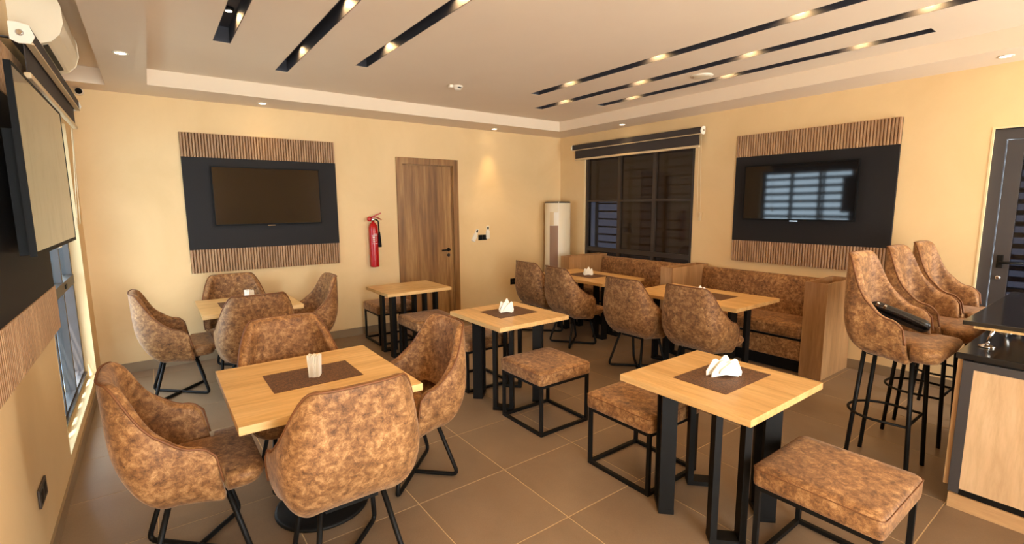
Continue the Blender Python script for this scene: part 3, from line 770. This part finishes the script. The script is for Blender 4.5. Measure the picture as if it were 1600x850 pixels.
# ------------------------------------------------------------------ square stools
ST = 'square pouf stools'
def make_stool(label, loc):
    t = thing('square_stool', label, 'stool', loc, 0, ST)
    a = .243; b = .011
    rings = [[(x, y, z) for x, y in roundrect(-a - .014 + s, a + .014 - s, -a - .014 + s, a + .014 - s, .03)] for s, z in ((.014, .388), (.002, .394), (0, .41), (0, .462), (.004, .478), (.016, .488), (.05, .491), (.10, .492))]
    c = MB().loft(rings).build('cushion', 'suede', t)
    MB().tube([(x, y, .474) for x, y in roundrect(-a - .0145, a + .0145, -a - .0145, a + .0145, .03)], .0022, 5, True).build('seam', 'piping', c)
    pr = MB().box(-b, b, -b, b, .001, .366); first = None
    for sx in (-1, 1):
        for sy in (-1, 1):
            if first is None: first = pr.build('leg', 'black', t); first.location = (sx * (a - b), sy * (a - b), 0)
            else: copy_part(first, (sx * (a - b), sy * (a - b), 0), t)
    for nm, z0, z1 in (('bottom_rail', .001, .023), ('top_rail', .3665, .3885)):
        q = a - 2 * b if nm == 'bottom_rail' else a
        for s in (-1, 1):
            MB().box(-q, q, s * (a - b) - b, s * (a - b) + b, z0, z1).build(nm, 'black', t)
            MB().box(s * (a - b) - b, s * (a - b) + b, -(a - 2 * b), a - 2 * b, z0, z1).build(nm, 'black', t)
    return t


s0 = make_stool('square stool on the near side of the middle table', (2.405, 2.81, 0))
for loc, lab in (((2.42, 3.86, 0), 'square stool on the far side of the middle table, half hidden behind it'), ((2.43, 1.875, 0), 'square stool on the far side of the frontmost table'),
                 ((2.41, .775, 0), 'square stool closest to the camera, before the wooden counter'), ((2.36, 5.80, 0), 'square stool by the back wall beside the bare table'),
                 ((2.38, 4.77, 0), 'square stool on the near side of the bare table before the wooden door')):
    dup(s0, loc, 0, lab)

# ------------------------------------------------------------------ tables
def u_leg(t, cx, cy, ang, half=.086):
    A = (math.cos(ang), math.sin(ang)); B = (-A[1], A[0]); m = MB()
    for s in (-1, 1): m.obox((cx + A[0] * s * (half - .017), cy + A[1] * s * (half - .017)), A, B, .016, .040, .026, .72)
    m.obox((cx, cy), A, B, half, .041, .001, .028)
    m.build('leg', 'black', t)


def steel_table(label, x0, x1, y0, y1, mat, ox=.185, oy=.185, ang=(-45, 45)):
    cx, cy = (x0 + x1) / 2, (y0 + y1) / 2; t = thing('steel_leg_table', label, 'table', (cx, cy, 0), 0, 'oak tables on steel legs')
    hx, hy = (x1 - x0) / 2, (y1 - y0) / 2
    MB().box(-hx, hx, -hy, hy, .725, .76, .0015).build('tabletop', mat, t)
    MB().box(-ox - .07, ox + .07, -oy - .07, oy + .07, .7195, .7255).build('top_plate', 'black', t)
    for sx in (-1, 1):
        for sy in (-1, 1): u_leg(t, sx * ox, sy * oy, math.radians(ang[0] if sx * sy > 0 else ang[1]))
    return t


steel_table('small square oak table frontmost, with mat and triangular napkins', 2.015, 2.755, .982, 1.715, 'oak_y')
steel_table('small square oak table in the middle of the floor between two stools', 2.072, 2.79, 2.95, 3.72, 'oak_y')
steel_table('small bare oak table before the wooden door', 1.96, 2.735, 4.86, 5.51, 'oak', .2, .14, (0, 0))
steel_table('long oak booth table before the dark window', 4.23, 5.0, 3.90, 5.12, 'oak_y', .13, .34, (90, 90))
steel_table('long oak booth table under the right television', 4.12, 4.93, 2.2, 3.42, 'oak_y', .15, .36, (90, 90))


def pedestal_table(label, x0, x1, y0, y1):
    cx, cy = (x0 + x1) / 2, (y0 + y1) / 2; t = thing('pedestal_table', label, 'table', (cx, cy, 0), 0, 'oak pedestal tables')
    hx, hy = (x1 - x0) / 2, (y1 - y0) / 2
    MB().box(-hx, hx, -hy, hy, .722, .76, .0015).build('tabletop', 'oak', t)
    MB().box(-.15, .15, -.15, .15, .714, .7225).build('top_plate', 'black', t)
    MB().lathe([(.038, .02), (.038, .714)], n=20).build('column', 'black', t)
    MB().lathe([(.245, .001), (.25, .006), (.25, .016), (.235, .022), (.05, .032), (.04, .04)], n=40).build('base', 'black', t)
    return t


pedestal_table('oak pedestal table nearest the camera, with brown mat and upright napkins', .225, 1.085, 2.26, 3.16)
pedestal_table('oak pedestal table below the back television', .29, 1.12, 4.88, 5.72)

# placemats and napkins
for lab, x0, x1, y0, y1, rz in (('brown woven placemat on the near pedestal table', .425, .88, 2.58, 2.895, 0), ('brown woven placemat on the frontmost table', 2.2, 2.655, 1.203, 1.505, 0),
                            ('brown woven placemat on the middle table', 2.265, 2.665, 3.21, 3.53, 0), ('brown woven placemat on the far pedestal table', .46, .92, 5.15, 5.46, 0),
                            ('brown woven placemat on the booth table before the dark window', 4.45, 4.78, 4.3, 4.76, 0), ('brown woven placemat on the booth table under the television', 4.38, 4.70, 2.5, 2.96, 0)):
    cx, cy = (x0 + x1) / 2, (y0 + y1) / 2; hx, hy = (x1 - x0) / 2, (y1 - y0) / 2
    o = MB().box(-hx, hx, -hy, hy, .0005, .0030, .0006).build('placemat', 'mat'); o.location = (cx, cy, .76); o.rotation_euler = (0, 0, rz)
    tag(o, lab, 'placemat', 'woven placemats')


def sheet(pts, th, bend=0.0):
    # folded paper: outline in x,z; thickness along y with a soft bend
    n = len(pts); vs = [(x, -th / 2 + bend * z * z * 6, z) for x, z in pts] + [(x, th / 2 + bend * z * z * 6, z) for x, z in pts]
    return MB().add(vs, [tuple(range(n)), tuple(range(n, 2 * n))[::-1]] + [(i, (i + 1) % n, n + (i + 1) % n, n + i) for i in range(n)])


def napkin_tent(label, loc, rz, s=1.0, wx=1.0):
    t = thing('napkin_bundle', label, 'napkins', loc, rz, 'white napkin bundles')
    for k, (dx, w, h, tilt, lean) in enumerate(((.005, .066, .112, .05, -.10), (-.030, .066, .080, -.30, -.06), (.034, .064, .080, .34, 0), (-.010, .070, .082, -.12, .03), (.018, .060, .070, .20, .06))):
        w *= s * wx; dx *= wx; h *= s; c_, s_ = math.cos(tilt), math.sin(tilt); out = [(-w, 0), (w, 0), (w * .92, h * .30), (w * .12, h), (-w * .12, h), (-w * .92, h * .30)]
        pts = [(x * c_ + z * s_, z * c_ - x * s_) for x, z in out]; m0 = min(z for x, z in pts)
        o = sheet([(x, z - m0) for x, z in pts], .007, lean).build('napkin', 'napkin', t)
        o.location = (dx * s, (2 - k) * .010, .0005); o.rotation_euler = (0, 0, (k - 2) * .10)
    return t


napkin_tent('pile of triangular white napkins on the frontmost table', (2.43, 1.345, .7635), -.62, .98)
napkin_tent('pile of white napkins on the middle table', (2.43, 3.36, .7635), -.6, 1.05, .62)
napkin_tent('pile of white napkins on the booth table before the dark window', (4.62, 4.52, .7635), -.7, .95, .7)
napkin_tent('low pile of white napkins on the booth table under the television', (4.50, 2.80, .7635), -.7, .8, .8)


def napkin_upright(label, loc, rz, s=1.0):
    t = thing('napkin_bundle', label, 'napkins', loc, rz, 'white napkin bundles')
    for k in range(8):
        u = k - 3.5
        o = sheet([(-.03, 0), (.03, 0), (.034, .06 * s), (.030, (.115 + .004 * math.sin(k * 2.1)) * s), (-.030, (.12 + .004 * math.cos(k * 1.7)) * s), (-.033, .06 * s)], .0062, u * .02).build('napkin', 'napkin', t)
        o.location = (.003 * math.sin(k * 1.3), u * .0068, .0005)
    return t


napkin_upright('upright stack of folded white napkins on the near pedestal table', (.66, 2.72, .7635), 1.1)
napkin_upright('upright stack of folded white napkins on the far pedestal table', (.72, 5.30, .7635), .6)

# ------------------------------------------------------------------ booth sofas and dividers
divs = [(1.82, 2.02, 5.03, 'wooden planter divider at the bar end of the booth sofas'), (3.43, 3.60, 4.92, 'wooden planter divider between the two booth sofas'), (5.14, 5.32, 4.86, 'wooden planter divider beside the tower air conditioner')]
for y0, y1, xf, lab in divs:
    t = thing('booth_divider', lab, 'divider', ((xf + XR) / 2, (y0 + y1) / 2, 0), 0, 'booth dividers'); Xb = XR - .014; H = .94; g_ = .018
    MB().box(xf, xf + g_, y0, y1, .001, H).build('front_panel', 'oak_z', t, True)
    MB().box(xf + g_, Xb, y0, y0 + g_, .001, H).build('side_panel', 'oak_z', t, True); MB().box(xf + g_, Xb, y1 - g_, y1, .001, H).build('side_panel', 'oak_z', t, True)
    MB().box(Xb - g_, Xb, y0 + g_, y1 - g_, .001, H).build('rear_panel', 'oak_z', t, True)
    MB().box(xf + g_, Xb - g_, y0 + g_, y1 - g_, H - .12, H - .10).build('inner_shelf', 'door_wood', t, True)


def sofa(label, y0, y1, xf):
    t = thing('booth_sofa', label, 'sofa', ((xf + XR) / 2, (y0 + y1) / 2, 0), 0, 'booth sofas'); y0 += .004; y1 -= .004; Xb = XR - .014
    MB().box(xf + .07, Xb, y0, y1, .001, .13).build('plinth', 'black', t, True)
    MB().box(xf + .012, Xb - .15, y0, y1, .131, .335, .018).build('seat_base', 'suede', t, True)
    MB().box(xf, Xb - .15, y0, y1, .352, .50, .035).build('seat_cushion', 'suede', t, True)
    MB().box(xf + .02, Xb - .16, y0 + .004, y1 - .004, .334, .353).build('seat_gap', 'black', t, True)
    m = MB(); prof = [(.15, .30), (.17, .50), (.135, .80), (.115, .885), (.075, .915), (.03, .905), (.0, .87), (.0, .30)]
    n = len(prof); rings = [[(Xb - d, y, z) for d, z in prof] for y in (y0, y0 + .012, y1 - .012, y1)]
    for r_ in (0, 3): rings[r_] = [(Xb - .012 - (Xb - x - .012) * .93, y, .6 + (z - .6) * .97) for x, y, z in rings[r_]]
    m.loft(rings).build('backrest', 'suede', t, True)
    return t


sofa('brown suede booth sofa under the right television', 2.02, 3.43, 5.04)
sofa('brown suede booth sofa before the dark window', 3.60, 5.14, 4.95)

# ------------------------------------------------------------------ bar counter
CX = 3.471; CY = .575; CE = 4.75; CB = -.75
t = thing('bar_counter', 'light oak bar counter with black frame and dark granite top', 'counter', ((CX + CE) / 2, -.1, 0))
MB().box(CX + .012, CE, CB, CY - .03, .115, .855).build('carcass', 'black', t, True)
MB().box(CX, CX + .012, CB, CY - .045, .118, .80).build('end_panel', 'counter_wood', t, True)
MB().box(CX - .004, CX + .012, CY - .045, CY - .0, .09, .842).build('corner_post', 'frame', t, True)
MB().box(CX - .004, CX + .012, CB, CY - .045, .80, .842).build('top_rail', 'frame', t, True)
MB().box(CX - .0, CX + .012, CB, CY - .045, .083, .118).build('dark_rail', 'black', t, True)  # black rail between end panel and plinth
MB().box(CX - .012, CX + .01, CB, CY - .005, .001, .083).build('plinth', 'counter_wood_y', t, True)
MB().box(CX + .01, CE, CB, CY - .02, .001, .083).build('base', 'black', t, True)
MB().box(CX + .02, CE, CY + .004, CY + .026, .115, .842).build('customer_panel', 'counter_wood', t, True)
MB().box(CX + .012, CE, CY - .030, CY + .004, .115, .842).build('customer_frame', 'frame', t, True)
w = MB().box(CX - .02, CE + .02, CB, CY + .03, .8555, .888, .003).build('worktop', 'granite', t, True)
t = thing('bar_shelf', 'raised black granite bar shelf on chrome brackets', 'bar shelf', ((CX + CE) / 2, .2, .889))
MB().box(CX - .075, CE + .02, .02, CY + .01, 1.052, 1.075, .003).build('shelf', 'granite', t, True)
MB().box(CX - .045, CE - .02, .05, CY - .03, 1.034, 1.0515).build('underboard', 'oak', t, True)
for x in (CX + .22, CX + .75, CX + 1.15):
    b = MB().lathe([(.036, .889), (.036, .895), (.018, .903), (.012, .906)], (x, .525, 0), 20).build('bracket', 'chrome', t, True)
    MB().tube([(x, .525, .902), (x + .035, .50, 1.034)], .009, 10).build('rod', 'chrome', b, True)
